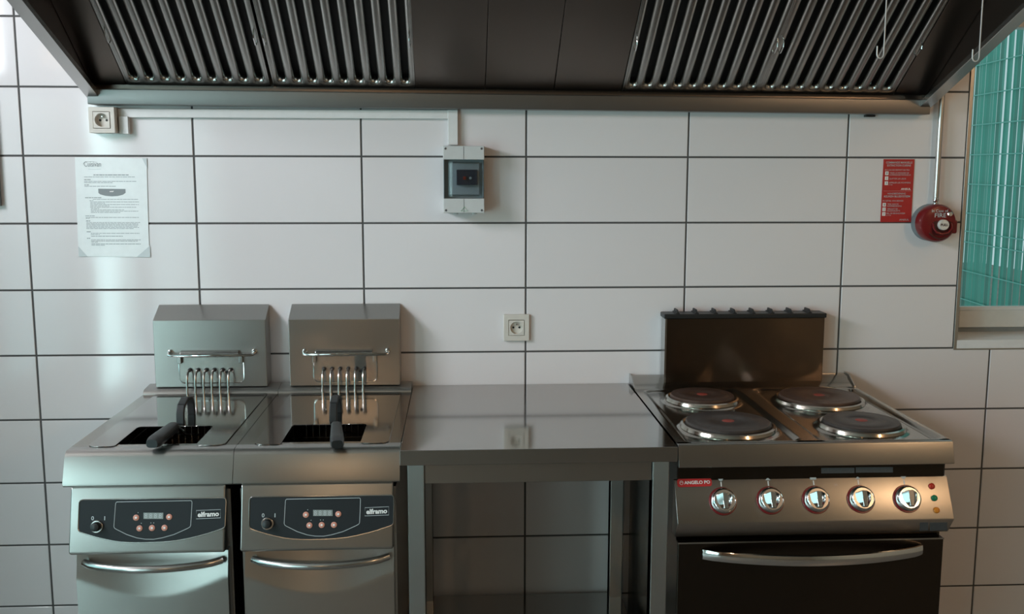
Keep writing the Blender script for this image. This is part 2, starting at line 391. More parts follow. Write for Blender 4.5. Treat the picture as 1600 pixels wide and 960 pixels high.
# ================================================================== EXTRACTION HOOD
HX0, HX1 = -1.296, 1.241
HORG = Vector((-0.03, 0, 1.757))
hood = root('extraction_hood', HORG, 'large stainless steel extraction hood with slotted grease filters on the tiled wall', 'hood')
hood.rotation_euler = (0, 0.0075, 0)
SL = 0.3955
def rim_z(y): return 1.757 - y*SL
def hb(mb, name, mat, **k): return mb.build(name, mat, hood, HORG, **k)
HF, HT = -0.95, 2.42
for x0, x1 in ((HX0, HX0+.012), (HX1-.012, HX1)):
    hb(MB().prism_x([(0,1.757),(HF,rim_z(HF)),(HF,HT),(0,HT)], x0, x1), 'side_panel', 'steel_hood')
rim_w = 0.036
for x0, x1 in ((HX0-.001, HX0+rim_w), (HX1-rim_w, HX1+.001)):
    hb(MB().prism_x([(-.001,1.755),(HF-.001,rim_z(HF)-.002),(HF-.001,rim_z(HF)+.014),(-.052,rim_z(-.052)+.018),(-.001,1.785)], x0, x1), 'side_rim', 'steel_satin', bevel=0.002)
hb(MB().prism_x([(-.004,1.754),(-.052,1.754),(-.054,1.757),(-.054,1.796),(-.050,1.799),(-.046,1.796),(-.046,1.764),(-.004,1.764)], HX0+.004, HX1-.004), 'back_rim', 'steel_lip')
hb(MB().box(HX0+.012,HX1-.012,-.046,-.004,1.764,1.7645), 'gutter', 'steel_hood', smooth=False)
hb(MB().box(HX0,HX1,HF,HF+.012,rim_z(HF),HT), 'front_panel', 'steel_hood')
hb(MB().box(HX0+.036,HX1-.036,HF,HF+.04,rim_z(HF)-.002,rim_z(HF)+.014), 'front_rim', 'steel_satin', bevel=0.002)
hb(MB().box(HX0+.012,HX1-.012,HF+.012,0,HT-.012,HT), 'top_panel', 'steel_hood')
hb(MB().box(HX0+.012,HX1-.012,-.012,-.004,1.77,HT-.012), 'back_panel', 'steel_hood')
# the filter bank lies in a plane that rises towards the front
S0 = Vector((0,-.040,1.812)); ST = Vector((0,-.809,.588)); SN = Vector((0,-.588,-.809)); FL = 0.50
def sp_(x, s, h=0.0): return Vector((x,0,0)) + S0 + ST*s + SN*h
hb(MB().box(HX0+.012,HX1-.012,sp_(0,FL).y-.006,sp_(0,FL).y+.006,sp_(0,FL).z-.02,HT-.012), 'plenum_panel', 'steel_hood')
def sheet(x0, x1, s0, s1, h0, h1):
    mb = MB(); P = [sp_(x,s,h) for h in (h0,h1) for (x,s) in ((x0,s0),(x1,s0),(x1,s1),(x0,s1))]
    return mb.add(P, [(0,1,2,3),(7,6,5,4),(0,4,5,1),(1,5,6,2),(2,6,7,3),(3,7,4,0)])
for x0, x1 in ((HX0+.013,-1.1835),(-.3355,-.1285),(-.1265,.0785),(.0805,.2835),(1.1265,HX1-.013)):
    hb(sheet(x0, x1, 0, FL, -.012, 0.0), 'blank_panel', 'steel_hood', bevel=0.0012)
PITCH, SLOT_W, ROLL = 0.0452, 0.0085, 0.0095
def louvre_mesh():
    s0, s1 = 0.004, 0.466; c0, c1 = s0+.030, s1-.030; hw = PITCH/2
    top = arc((0,c1), 1, 0, PI, 12); ca = math.atan2(s1-c1, hw)
    angs = sorted(set([PI*i/12 for i in range(13)]+[ca, PI-ca]))
    pts = [(1, math.cos(a), math.sin(a)) for a in angs] + [(0, -math.cos(a), -math.sin(a)) for a in angs]
    def ring(r, h): return [sp_(0,0,0)-sp_(0,0,0)+Vector((r*cx,0,0))+ST*((c1 if up else c0)+r*sy)+SN*h for up,cx,sy in pts]
    outer = []
    for up, cx, sy in pts:
        k = min(hw/abs(cx) if abs(cx) > 1e-6 else 9, (s1-c1)/abs(sy) if abs(sy) > 1e-6 else 9)
        outer.append(Vector((k*cx,0,0))+ST*((c1 if up else c0)+k*sy))
    rings = [outer, ring(SLOT_W+ROLL, 0.0)]
    for a in (30,60,90,115): rings.append(ring(SLOT_W+ROLL*(1-math.sin(math.radians(a))), -ROLL*1.5*(1-math.cos(math.radians(a)))))
    n = len(pts); mb = MB(); vs = [v for r in rings for v in r]; fs = []
    for i in range(len(rings)-1):
        for k in range(n): fs.append((i*n+k, i*n+(k+1)%n, (i+1)*n+(k+1)%n, (i+1)*n+k))
    return mb.add(vs, fs)
louvre_data = None
for xc in (-.972, -.545, .495, .9135):
    hw = PITCH*4.5; fr = MB()
    x0, x1 = xc-.2105, xc+.2105
    f_o = hb(sheet(x0+.001, xc-hw, .001, .495, -.02, 0.001), 'filter_frame', 'steel_filter', bevel=.0015)
    hb(sheet(xc+hw, x1-.001, .001, .495, -.02, 0.001), 'filter_frame', 'steel_filter', bevel=.0015)
    hb(sheet(xc-hw, xc+hw, .466, .495, -.02, 0.001), 'filter_frame', 'steel_filter', bevel=.0015)
    hb(sheet(xc-hw, xc+hw, .0, .004, -.02, 0.0), 'filter_frame', 'steel_filter')
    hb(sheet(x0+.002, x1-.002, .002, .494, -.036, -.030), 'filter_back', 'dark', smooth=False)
    for k in range(9):
        xs = xc + (k-4)*PITCH
        if louvre_data is None:
            o = louvre_mesh().build('louvre', 'steel_filter', hood, angle=60); louvre_data = o.data
        else:
            o = bpy.data.objects.new('louvre', louvre_data); COL.objects.link(o); o.parent = hood
        o.location = Vector((xs,0,0)) + S0 - HORG
    for sx in (x0+.010, x1-.010):                        # wire pull on each side of the filter
        pth = [sp_(sx,.185,.0), sp_(sx,.187,.010), sp_(sx,.196,.018), sp_(sx,.225,.020), sp_(sx,.234,.012), sp_(sx,.236,.0)]
        hb(MB().tube(pth, .0019, 8), 'filter_pull', 'chrome')
# thin hooks that hang from the front of the hood
for (u0,v0,u1,v1,lab) in ((1387,0,1381,95,'thin steel wire hook hanging in front of the slotted filters'),(1534,0,1530,100,'thin steel wire hook hanging beside the window end of the hood')):
    p = PY(u1, v1-14, -.93); rad = .0075; bot = p.z
    pth = [(p.x, -.93, rim_z(HF)+.004), (p.x,-.93,bot)] + [(p.x-rad+rad*math.cos(a), -.93, bot-.004-rad*1.3*math.sin(a)) for a in [PI*i/10 for i in range(11)]] + [(p.x-2*rad,-.93,bot+.012)]
    o = MB().tube(pth, .0015, 8).build('wire_hook', 'hookwire', None, (p.x,-.93,bot)); tag(o, lab, 'hook')

# ================================================================== FRYERS
PANEL_A, PANEL_B = Vector((0,-.728,.812)), Vector((0,-.765,.672))
PT = (PANEL_A-PANEL_B).normalized(); PN = Vector((0,-PT.z,PT.y)).normalized()   # up the face, out of the face
def fp(u, v, h=0.0): return PP(u, v, PANEL_A, PN) + PN*h
MEMB = [(129.3,781.1),(126,782.6),(124,785.8),(123,806),(122.3,826.5),(123.4,829.8),(125.6,831.7),(138,836),(151.7,840),(164,843),(176.7,845.7),(190,847.4),(203.8,848.3),(222,848.4),(240,847.9),(261,846.8),
        (277,845),(292.5,842.2),(308,838.6),(323.8,834.3),(336,830.4),(347.7,826.3),(350.8,824.2),(351.9,821.3),(352.7,802),(353.4,783.8),(352.4,780),(349.8,778.5),(240,779.9)]
INNER = [(183,784.8),(181.5,785.8),(180.8,788),(179.5,806),(178.2,823.3),(179.2,825.7),(181.9,827.5),(198.5,835.8),(214.2,841),(226.7,843),(240.2,843.2),(253,841),(271.7,835.8),(292.5,826.5),(297,823.9),(298.2,821.3),(299.4,803),(300.3,785.8),(299.8,783.4),(298.2,782.7),(240,783.8)]
FW = 0.4035
def fryer(x0, label, basket_label, grip_a, grip_b):
    R = root('deep_fryer', (x0,0,0), label, 'fryer', 'twin deep fryers'); O = (x0,0,0)
    X = Vector((x0+1.163,0,0))                          # the outlines below were taken on the first fryer
    def B(mb, name, mat, par=R, **k): return mb.build(name, mat, par, O, **k)
    B(MB().box(x0+.012,x0+FW-.012,-.700,-.03,.11,.80), 'cabinet', 'steel')
    for fx_ in (x0+.05, x0+FW-.05):
        for fy_ in (-.66,-.08): B(MB().lathe([(.022,0),(.022,.01),(.016,.014),(.016,.11)], (fx_,fy_,0), n=16), 'foot', 'black')
    # worktop with the tank opening, rounded nose
    xa,xb,ya,yb2 = x0+.062, x0+.350, -.645, -.13
    dk = MB(); e0,e1 = x0+.0006, x0+FW-.0006
    V = [(e0,-.66,.9),(e1,-.66,.9),(e1,-.03,.9),(e0,-.03,.9),(xa,ya,.9),(xb,ya,.9),(xb,yb2,.9),(xa,yb2,.9)]
    V += [(x,y,.872) for x,y,z in V]
    fs = []
    for i in range(4):
        j=(i+1)%4; fs += [(i,j,j+4,i+4),(i+8,i+12,j+12,j+8),(i+4,j+4,j+12,i+12)]
        if i: fs.append((i,i+8,j+8,j))
    dk.add(V, fs)
    B(dk, 'worktop', 'steel_hob', smooth=False)
    nose = [(-.66,.9)] + [(-.684-.022*math.sin(a), .878+.022*math.cos(a)) for a in [math.radians(q) for q in (0,15,30,45,60,70)]] + [(-.727,.828),(-.727,.822),(-.722,.818),(-.70,.818),(-.66,.872)]
    B(MB().prism_x(nose, e0, e1), 'front_nose', 'steel')
    tk = MB()
    for q in ((xa-.004,xa,ya,yb2,.62,.873),(xb,xb+.004,ya,yb2,.62,.873),(xa,xb,ya-.004,ya,.62,.873),(xa,xb,yb2,yb2+.004,.62,.873)): tk.box(*q)
    B(tk, 'tank', 'dark', smooth=False)
    B(MB().box(xa,xb,ya,yb2,.70,.745), 'oil', 'oil', smooth=False)
    B(MB().prism_x([(-.098,.9),(-.094,.908),(-.086,.913),(-.030,.918),(-.022,.918),(-.02,.88),(-.098,.88)], e0, e1), 'back_rail', 'steel')
    # lid with a cut-out for the basket grip
    lx0,lx1,ly0,ly1 = x0+.040, x0+.373, -.669, -.104; nx0,nx1,ny = x0+.107, x0+.303, -.482; r=.022
    out = [(lx0,ly1),(lx0,ly0+r)] + [(lx0+r-r*math.cos(a), ly0+r-r*math.sin(a)) for a in (PI/8,PI/4,3*PI/8)] + [(lx0+r,ly0),(nx0-.010,ly0),(nx0-.003,ly0+.004),(nx0,ly0+.012),(nx0,ny-.012),(nx0+.004,ny-.003),(nx0+.012,ny)]
    out += [(nx1-.012,ny),(nx1-.004,ny-.003),(nx1,ny-.012),(nx1,ly0+.012),(nx1+.003,ly0+.004),(nx1+.010,ly0),(lx1-r,ly0)] + [(lx1-r+r*math.sin(a), ly0+r-r*math.cos(a)) for a in (PI/8,PI/4,3*PI/8)] + [(lx1,ly0+r),(lx1,ly1)]
    lid = B(MB().extrude([(x,y,.9012) for x,y in out], (0,0,.0015)), 'lid', 'steel_top')
    hx = x0+.211
    path = [(hx,-.460,.902),(hx,-.458,.930),(hx,-.446,.949),(hx,-.410,.959),(hx,-.368,.951),(hx,-.352,.932),(hx,-.349,.902)]
    hm = MB(); n=len(path); w2=.0105; th=.011
    for i,(px,py,pz) in enumerate(path):
        a=Vector(path[max(0,i-1)]); c=Vector(path[min(n-1,i+1)]); t=(c-a).normalized(); nn=Vector((0,-t.z,t.y))
        p=Vector((px,py,pz)); hm.v += [tuple(p+Vector((-w2,0,0))+nn*th*.5),tuple(p+Vector((w2,0,0))+nn*th*.5),tuple(p+Vector((w2,0,0))-nn*th*.5),tuple(p+Vector((-w2,0,0))-nn*th*.5)]
    for i in range(n-1):
        for k in range(4): hm.f.append((i*4+k,i*4+(k+1)%4,i*4+4+(k+1)%4,i*4+4+k))
    hm.f += [(3,2,1,0),(n*4-4,n*4-3,n*4-2,n*4-1)]
    B(hm, 'lid_handle', 'black', lid, bevel=.003)
    # heating element head
    bx0,bx1 = x0+.033, x0+.368; yf_=-.075
    box_ = B(MB().prism_x([(-.004,.918),(yf_,.918),(yf_,1.123),(-.004,1.162)], bx0, bx1), 'element_housing', 'steel', bevel=.0018)
    px0,px1,pz0,pz1 = x0+.106, x0+.299, .930, 1.020
    pl = [(x,yf_-.0012,z) for x,z in ([(px0,pz1),(px0,pz0+.016)]+[(px0+.016-.016*math.cos(a),pz0+.016-.016*math.sin(a)) for a in (PI/6,PI/3)]+[(px0+.016,pz0),(px1-.016,pz0)]+[(px1-.016+.016*math.sin(a),pz0+.016-.016*math.cos(a)) for a in (PI/6,PI/3)]+[(px1,pz0+.016),(px1,pz1)])]
    B(MB().extrude(pl, (0,.004,0)), 'element_plate', 'tube', box_)
    B(MB().tube(pl, .0016, 6), 'plate_edge', 'chrome', box_)
    lip = [(yf_,1.012),(yf_-.016,1.012),(yf_-.019,1.016),(yf_-.019,1.024),(yf_-.014,1.030),(yf_,1.032)]
    B(MB().prism_x(lip, px0+.008, px1-.012), 'hinge_cover', 'steel_satin', box_, bevel=.002)
    for cx in (px0+.004, px1-.006):
        B(MB().box(cx-.006,cx+.006,yf_-.014,yf_,.992,1.018), 'hinge_clip', 'steel_satin', box_, bevel=.002)
    rod = [(x0+.082,yf_,1.026),(x0+.080,yf_-.016,1.025),(x0+.083,yf_-.026,1.021),(x0+.090,yf_-.029,1.020),(x0+.325,yf_-.029,1.020),(x0+.332,yf_-.026,1.021),(x0+.335,yf_-.016,1.025),(x0+.333,yf_,1.026)]
    B(MB().tube(rod, .0042, 10), 'lifting_rod', 'chrome', box_)
    for sx in (x0+.082, x0+.333): B(MB().lathe([(.0085,0),(.0085,.003),(.006,.008)], (sx,yf_,1.026), (0,-1,0), 16), 'rod_boss', 'chrome', box_)
    for k in range(6):
        ex = x0+.138+k*.0244
        pth = [(ex,yf_-.001,.971),(ex,yf_-.012,.971),(ex-.001,yf_-.024,.966),(ex-.002,yf_-.031,.954),(ex-.002,yf_-.034,.938),(ex-.002,yf_-.034,.904),(ex-.002,yf_-.034,.895)]
        B(MB().tube(pth, .0034, 8), 'heating_element', 'tube', box_)
        B(MB().lathe([(.0062,0),(.0062,.004),(.004,.006)], (ex,yf_-.0015,.971), (0,-1,0), 12), 'element_gland', 'dark', box_)
    B(MB().lathe([(.005,0),(.005,.003)], (x0+.249,yf_-.002,.964), (0,-1,0), 12), 'sensor_port', 'dark', box_)
    # control panel
    pr = [(-.70,.818),(-.722,.818),(-.727,.812)]
    prof = [(-.690,.822),(-.720,.820),(-.7265,.816),(-.728,.812),(-.765,.672),(-.764,.665),(-.757,.661),(-.690,.657)]
    pan = B(MB().prism_x(prof, x0+.020, x0+.386), 'control_panel', 'steel', bevel=.004, seg=3)
    P = [fp(u,v)+X for u,v in MEMB]
    B(MB().extrude([p-PN*.001 for p in P], PN*.0020), 'membrane', 'membrane', pan)
    B(MB().tube([p+PN*.0006 for p in P], .0016, 6, closed=True), 'bezel', 'steel_satin', pan)
    B(MB().tube([fp(u,v,.001)+X for u,v in INNER], .0008, 5, closed=True), 'outline', 'line', pan)
    def quad(u0,v0,u1,v1,h0,h1):
        q=[fp(u,v,h0)+X for u,v in ((u0,v0),(u1,v0),(u1,v1),(u0,v1))]; return MB().extrude(q, PN*(h1-h0))
    B(quad(224.6,801.6,255.4,811.2,.0005,.002), 'display', 'lcd', pan)
    for u in (228.5,236,243.5,251):
        text('8', 'digit', 'line', pan, O, fp(u-2.4,810.2,.002)+X, (1,0,0), PT, .0065, .0115)
    for u,v in ((213,809.3),(218.3,826),(237.8,825.4),(257.3,825.2),(264.6,808.2)):
        c = fp(u,v,.0008)+X
        B(MB().lathe([(.0072,0),(.0072,.0012),(.006,.0018)], c, PN, 20), 'button', 'copper', pan)
        B(MB().lathe([(.0026,.0018),(.0026,.0023)], c, PN, 12), 'button_mark', 'whiteprint', pan)
    for u,v in ((216,801.5),(221,818),(236,817.5),(240.5,817.5)):
        B(MB().lathe([(.0010,.0),(.0010,.0006)], fp(u,v,.001)+X, PN, 8), 'indicator', 'line', pan)
    kc = fp(151.7,823.3,.001)+X
    B(MB().lathe([(.0150,0),(.0150,.003),(.0135,.0045),(.0115,.0045),(.0115,.001)], kc, PN, 28), 'knob_ring', 'steel_satin', pan)
    B(MB().lathe([(.0112,0),(.0108,.014),(.0095,.018),(.003,.020),(0,.020)], kc, PN, 24), 'switch_knob', 'black', pan)
    text('0', 'lettering', 'line', pan, O, fp(142.8,813.4,.001)+X, (1,0,0), PT, .0062, .0095, .01)
    text('I', 'lettering', 'line', pan, O, fp(163.1,813.4,.001)+X, (1,0,0), PT, .0020, .0095, .01)
    q = [(307,798.2),(345,796.6),(344.6,809.6),(306.6,811.2)]
    B(MB().tube([fp(u,v,.001)+X for u,v in q], .0007, 5, closed=True), 'logo_frame', 'line', pan)
    text('elframo', 'lettering', 'whiteprint', pan, O, fp(309,808.6,.001)+X, (fp(343,807.0)-fp(309,808.6)), PT, .0505, .0125, .035)
    # door with the scooped grip zone behind the bar
    dr = MB(); nx,nz = 28,44; zt,zb=.653,.12; dx0,dx1=x0+.024,x0+.386
    def dy(x,z):
        t=(x-dx0)/(dx1-dx0); za=.592-.050*math.sin(PI*t); d=0
        if z>za: d=(z-za)*0.22
        return -.738+.010*(2*t-1)**4*0.0+d
    for j in range(nz+1):
        z = zt-(zt-.52)*(j/32) if j<=32 else .52-(.52-zb)*((j-32)/(nz-32))
        for i in range(nx+1):
            x=dx0+(dx1-dx0)*i/nx; dr.v.append((x,dy(x,z),z))
    for j in range(nz):
        for i in range(nx): a=j*(nx+1)+i; dr.f.append((a,a+nx+1,a+nx+2,a+1))
    nv=len(dr.v); dr.v += [(dx0,-.702,zt),(dx1,-.702,zt),(dx1,-.702,zb),(dx0,-.702,zb)]
    dr.f += [tuple(range(nx+1))+(nv+1,nv), tuple(nz*(nx+1)+i for i in range(nx,-1,-1))+(nv+3,nv+2), tuple(j*(nx+1) for j in range(nz,-1,-1))+(nv,nv+3), tuple(j*(nx+1)+nx for j in range(nz+1))+(nv+2,nv+1), (nv,nv+1,nv+2,nv+3)]
    door = B(dr, 'door', 'steel', angle=25)
    hl,hr=x0+.046,x0+.384-.012; hp=[]
    for i in range(17):
        t=i/16; hp.append((hl+(hr-hl)*t, -.737-.050*math.sin(PI*t)**.62 , .633))
    B(MB().tube(hp, .0092, 12), 'door_handle', 'steel_satin', door)
    # basket hooked in the tank
    K = root('fry_basket', (x0+.2,-.40,.745), basket_label, 'basket', 'fry baskets'); KO=(x0+.2,-.40,.745)
    ga,gb = Vector(grip_a), Vector(grip_b); d=(gb-ga).normalized(); side=Vector((0,0,1)).cross(d).normalized(); upv=d.cross(side)*-1
    if upv.z<0: upv=-upv
    gm=MB(); L=(gb-ga).length; N=9; rings=[]
    for i in range(N):
        t=i/(N-1); ww=.0135+.0035*min(1,t*1.6); hh=.0140
        if i==N-1: ww*=.8; hh*=.72
        c=ga+d*L*t
        rings.append([c+side*(ww*math.copysign(abs(math.cos(a))**.6,math.cos(a)))+upv*(hh*math.copysign(abs(math.sin(a))**.6,math.sin(a))) for a in [2*PI*k/14 for k in range(14)]])
    gm.v=[tuple(p) for r_ in rings for p in r_]
    for i in range(N-1):
        for k in range(14): gm.f.append((i*14+k,i*14+(k+1)%14,i*14+14+(k+1)%14,i*14+14+k))
    gm.f += [tuple(range(13,-1,-1)), tuple((N-1)*14+k for k in range(14))]
    gm.build('grip', 'black', K, KO)
    wr = .0022
    for s_ in (-1,1):
        MB().tube([ga+side*(s_*.006)+d*.02, ga+side*(s_*.006)-d*.015, ga+side*(s_*.012)-d*.05+Vector((0,0,-.03)), (ga.x+s_*.02,-.40,.855)], wr, 8).build('stem_wire', 'chrome', K, KO)
    kx0,kx1,ky0,ky1=x0+.085,x0+.33,-.632,-.24
    for z in (.862,.80,.75):
        MB().tube([(x,y,z) for x,y in rrect(kx0,kx1,ky0,ky1,.02)], wr, 6, closed=True).build('rim_wire', 'chrome', K, KO)
    for i in range(12):
        x=kx0+.02+(kx1-kx0-.04)*i/11
        MB().tube([(x,ky0,.862),(x,ky0+.004,.752),(x,ky1-.004,.752),(x,ky1,.862)], .0011, 5).build('mesh_wire', 'tube', K, KO)
    for y in (-.55,-.45,-.35):
        MB().tube([(kx0,y,.862),(kx0+.004,y,.75),(kx1-.004,y,.75),(kx1,y,.862)], .0011, 5).build('mesh_wire', 'tube', K, KO)
    return R
fryer(-1.163, 'stainless steel electric deep fryer under the notice sheet', 'fry basket with black grip turned aside, in the fryer under the notice sheet', PZ(271,668,.925), PZ(237,694,.922))
fryer(-1.163+FW, 'stainless steel electric deep fryer beside the bare worktop', 'fry basket with black grip pointing straight out, in the fryer beside the worktop', PZ(525.5,667,.925), PZ(527,695,.922))

# ================================================================== WORKTOP TABLE
T0, T1 = -.3555, .3265
TO = (T0,0,0)
tb = root('work_table', TO, 'bare stainless steel work table between fryers and range', 'table')
MB().box(T0,T1,-.734,-.003,.862,.900).build('tabletop', 'steel_top', tb, TO, bevel=.0018)
lw=.042
for x in (T0+.017, T1-.017-lw):
    for y in (-.722,-.065): MB().box(x,x+lw,y,y+lw,.02,.862)  .build('leg', 'steel_leg', tb, TO, bevel=.003); MB().lathe([(.018,0),(.018,.012),(.012,.02)], (x+lw/2,y+lw/2,0), n=16).build('foot', 'black', tb, TO)
MB().box(T0+.017+lw,T1-.017-lw,-.712,-.690,.809,.862).build('front_rail', 'steel', tb, TO, bevel=.0015)
MB().box(T0+.017+lw,T1-.017-lw,-.045,-.030,.809,.862).build('back_rail', 'steel', tb, TO, bevel=.0015)
for x in (T0+.02, T1-.017-lw+.02): MB().box(x,x+.018,-.680,-.065,.809,.862).build('side_rail', 'steel', tb, TO, bevel=.0015)
MB().box(T0+.018,T1-.018,-.715,-.028,.172,.210).build('shelf', 'steel_top', tb, TO, bevel=.0015)

# ================================================================== ELECTRIC RANGE
G0, G1 = .331, 1.031
GO = (G0,0,0)
rg = root('electric_range', GO, 'stainless steel electric range with four hotplates and oven', 'range')
def RB(mb, name, mat, par=rg, **k): return mb.build(name, mat, par, GO, **k)
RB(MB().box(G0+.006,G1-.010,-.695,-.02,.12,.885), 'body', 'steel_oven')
for x in (G0+.06,G1-.06):
    for y in (-.64,-.08): RB(MB().lathe([(.024,0),(.024,.012),(.017,.016),(.017,.12)], (x,y,0), n=16), 'foot', 'black')
BURN = [(.509,-.236,.096,'burnt'),(.502,-.548,.114,'iron'),(.853,-.262,.118,'burnt'),(.859,-.558,.102,'iron')]
def sst(a, b_, x): t=max(0,min(1,(x-a)/(b_-a))); return t*t*(3-2*t)
def sdrr(x, y, x0, x1, y0, y1, r):
    cx,cy=(x0+x1)/2,(y0+y1)/2; qx=abs(x-cx)-(x1-x0)/2+r; qy=abs(y-cy)-(y1-y0)/2+r
    return math.hypot(max(qx,0),max(qy,0))+min(max(qx,qy),0)-r
def hobz(x, y):
    z=.900
    d=min(sdrr(x,y,G0+.028,.650,-.695,-.102,.03), sdrr(x,y,.700,1.020,-.695,-.102,.03))
    z -= .007*sst(.004,-.010,d)
    for bx,by,br,_ in BURN:
        q=math.hypot(x-bx,y-by)-br; z += .006*(1-sst(.008,.022,q))*(1 if q<.03 else 0)
    # drain groove along the right edge
    yy=max(-.662,min(-.118,y)); gx=1.0065; q=math.hypot(x-gx,y-yy)
    z -= .006*(1-sst(.003,.0075,q))
    return z
hx_ = MB(); nx,ny=150,130; ex0,ex1,ey0,ey1=G0,G1,-.704,-.085
for j in range(ny+1):
    for i in range(nx+1):
        x=ex0+(ex1-ex0)*i/nx; y=ey0+(ey1-ey0)*j/ny
        edge=i in (0,nx) or j in (0,ny)
        hx_.v.append((x,y,.9 if edge else hobz(x,y)))
for j in range(ny):
    for i in range(nx): a=j*(nx+1)+i; hx_.f.append((a,a+1,a+nx+2,a+nx+1))
RB(hx_, 'hob', 'steel_hob', angle=60)
for bx,by,br,mt in BURN:
    z=.899
    pl=RB(MB().lathe([(br-.006,z-.004),(br-.002,z+.004),(br-.002,z+.013),(br-.005,z+.017),(br-.012,z+.018),(br*.78,z+.0175),(br*.76,z+.0185),(br*.35,z+.0185),(br*.33,z+.0172),(.02,z+.0172),(0,z+.0172)], (bx,by,0), n=56), 'hotplate', mt)
    RB(MB().lathe([(br-.003,z+.002),(br-.001,z+.008),(br+.004,z+.010),(br+.010,z+.008),(br+.013,z+.001),(br+.012,z-.001),(br-.003,z-.001)], (bx,by,0), n=56), 'hotplate_rim', 'rim', pl)
    RB(MB().lathe([(.016,z+.0172),(.015,z+.0178),(0,z+.0178)], (bx,by,0), n=24), 'centre_dot', 'red_dot', pl)
# sloping back ledge with turned-up ends
RB(MB().prism_x([(-.090,.893),(-.090,.900),(-.084,.902),(-.040,.924),(-.004,.927),(-.004,.893)], G0+.003, G1-.003), 'back_ledge', 'steel_hob')
for x0_ in (G0, G1-.003): RB(MB().prism_x([(-.095,.893),(-.092,.904),(-.042,.930),(-.003,.932),(-.003,.893)], x0_, x0_+.003), 'ledge_end', 'steel_satin')
# flue
c0,c1=.432,.936
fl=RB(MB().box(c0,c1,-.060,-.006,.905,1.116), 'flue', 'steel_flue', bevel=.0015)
RB(MB().box(c0-.0015,c0+.004,-.0615,-.006,.905,1.116), 'flue_seam', 'steel_satin', fl)
cap=RB(MB().box(c0-.006,c1+.004,-.066,-.004,1.116,1.131), 'flue_cap', 'black', bevel=.003)
for k in range(8):
    x=c0+.038+k*.0597
    RB(MB().prism_x([(-.060,1.130),(-.060,1.136),(-.050,1.143),(-.012,1.143),(-.006,1.130)], x-.0025, x+.0025).prism_x([(-.062,1.130),(-.062,1.134),(-.006,1.134),(-.006,1.130)], x-.006, x+.006), 'flue_fin', 'black', cap, bevel=.001)
# front: fascia, recess, raked control panel, return
RB(MB().prism_x([(-.690,.885),(-.690,.900),(-.714,.900),(-.7165,.8985),(-.730,.848),(-.729,.845),(-.690,.845)], G0, G1), 'fascia', 'steel', bevel=.0012)
RB(MB().box(G0+.004,G1-.006,-.694,-.685,.795,.846), 'recess', 'recess_shade')
KA, KB = Vector((0,-.696,.801)), Vector((0,-.746,.709)); KT=(KA-KB).normalized(); KN=Vector((0,-KT.z,KT.y))
def kp(u, v, h=0.0): return PP(u, v, KA, KN)+KN*h
cp=RB(MB().prism_x([(-.685,.803),(-.694,.803),(-.696,.801),(-.746,.709),(-.746,.705),(-.718,.664),(-.714,.662),(-.685,.662)], G0-.003, G1), 'control_panel', 'steel', bevel=.0012)
for (u0,v0,u1,v1) in ((1283,731.5,1335,740),(1337,730.5,1395,739)):
    q=[PY(u,v,-.6945) for u,v in ((u0,v0),(u1,v0-.5),(u1,v1-.5),(u0,v1))]; RB(MB().extrude(q, (0,-.0008,0)), 'label', 'label')
UA=Vector((0,-.746,.705)); UT=(Vector((0,-.718,.664))-UA).normalized(); UN=Vector((0,UT.z,-UT.y))
if UN.y>0: UN=-UN
for (u0,u1) in ((1437,1450),(1453,1480)):
    q=[PP(u,v,UA,UN) for u,v in ((u0,817),(u1,816.5),(u1,829),(u0,829.5))]; RB(MB().extrude(q, UN*.0008), 'label', 'label', cp)
for u,v,ic in ((1129.4,783.8,0),(1203.4,782.5,1),(1274.7,781.6,2),(1345,780.6,1),(1416.9,780,0)):
    c=kp(u,v)
    k=RB(MB().lathe([(.0355,0),(.0355,.0015),(.0345,.004)], c, KN, 40), 'dial_ring', 'redpaint', cp)
    RB(MB().lathe([(.0318,.001),(.0322,.008),(.0310,.014),(.0285,.019),(.0262,.0205),(.0258,.0195),(0,.0195)], c, KN, 40), 'knob', 'chrome', k)
    # raised grip: wide at the top, tapering to the foot of the dial
    g=MB(); xd=Vector((1,0,0))
    def gp(a,b2,h): return c+xd*a+KT*b2+KN*h
    base=[gp(-.0235,.013,.017),gp(.0235,.013,.017),gp(.021,-.006,.017),gp(.008,-.024,.017),(gp(-.008,-.024,.017)),gp(-.021,-.006,.017)]
    topv=[gp(-.006,.018,.031),gp(.006,.018,.031),gp(.0055,-.004,.031),gp(.004,-.022,.027),gp(-.004,-.022,.027),gp(-.0055,-.004,.031)]
    g.add(base+topv, [(5,4,3,2,1,0),(6,7,8,9,10,11)]+[(i,(i+1)%6,(i+1)%6+6,i+6) for i in range(6)])
    RB(g, 'knob_grip', 'chrome', k, bevel=.0022, seg=3)
    RB(MB().extrude([c+xd*a+KT*b2+KN*.0003 for a,b2 in ((-.0013,.037),(.0013,.037),(.0013,.049),(-.0013,.049))], KN*.0004), 'tick', 'whiteprint', cp)
    t0=.051
    if ic==0: sh=[(-.007,t0+.006),(.007,t0+.006),(.003,t0),(-.003,t0)]
    elif ic==1: sh=[(-.007,t0),(.007,t0),(.0,t0+.007)]
    else: sh=[(-.008,t0),(.008,t0),(.008,t0+.007),(-.008,t0+.007)]
    RB(MB().extrude([c+xd*a+KT*b2+KN*.0003 for a,b2 in sh], KN*.0004), 'dial_mark', 'line', cp)
for (u,v,mt) in ((1455.6,760.3,'red_lens'),(1459.7,778.8,'green_lens'),(1463,797.8,'amber_lens')):
    RB(MB().lathe([(.0078,0),(.0078,.003),(.0062,.006),(.003,.0072),(0,.0072)], kp(u,v), KN, 20), 'pilot_lamp', mt, cp)
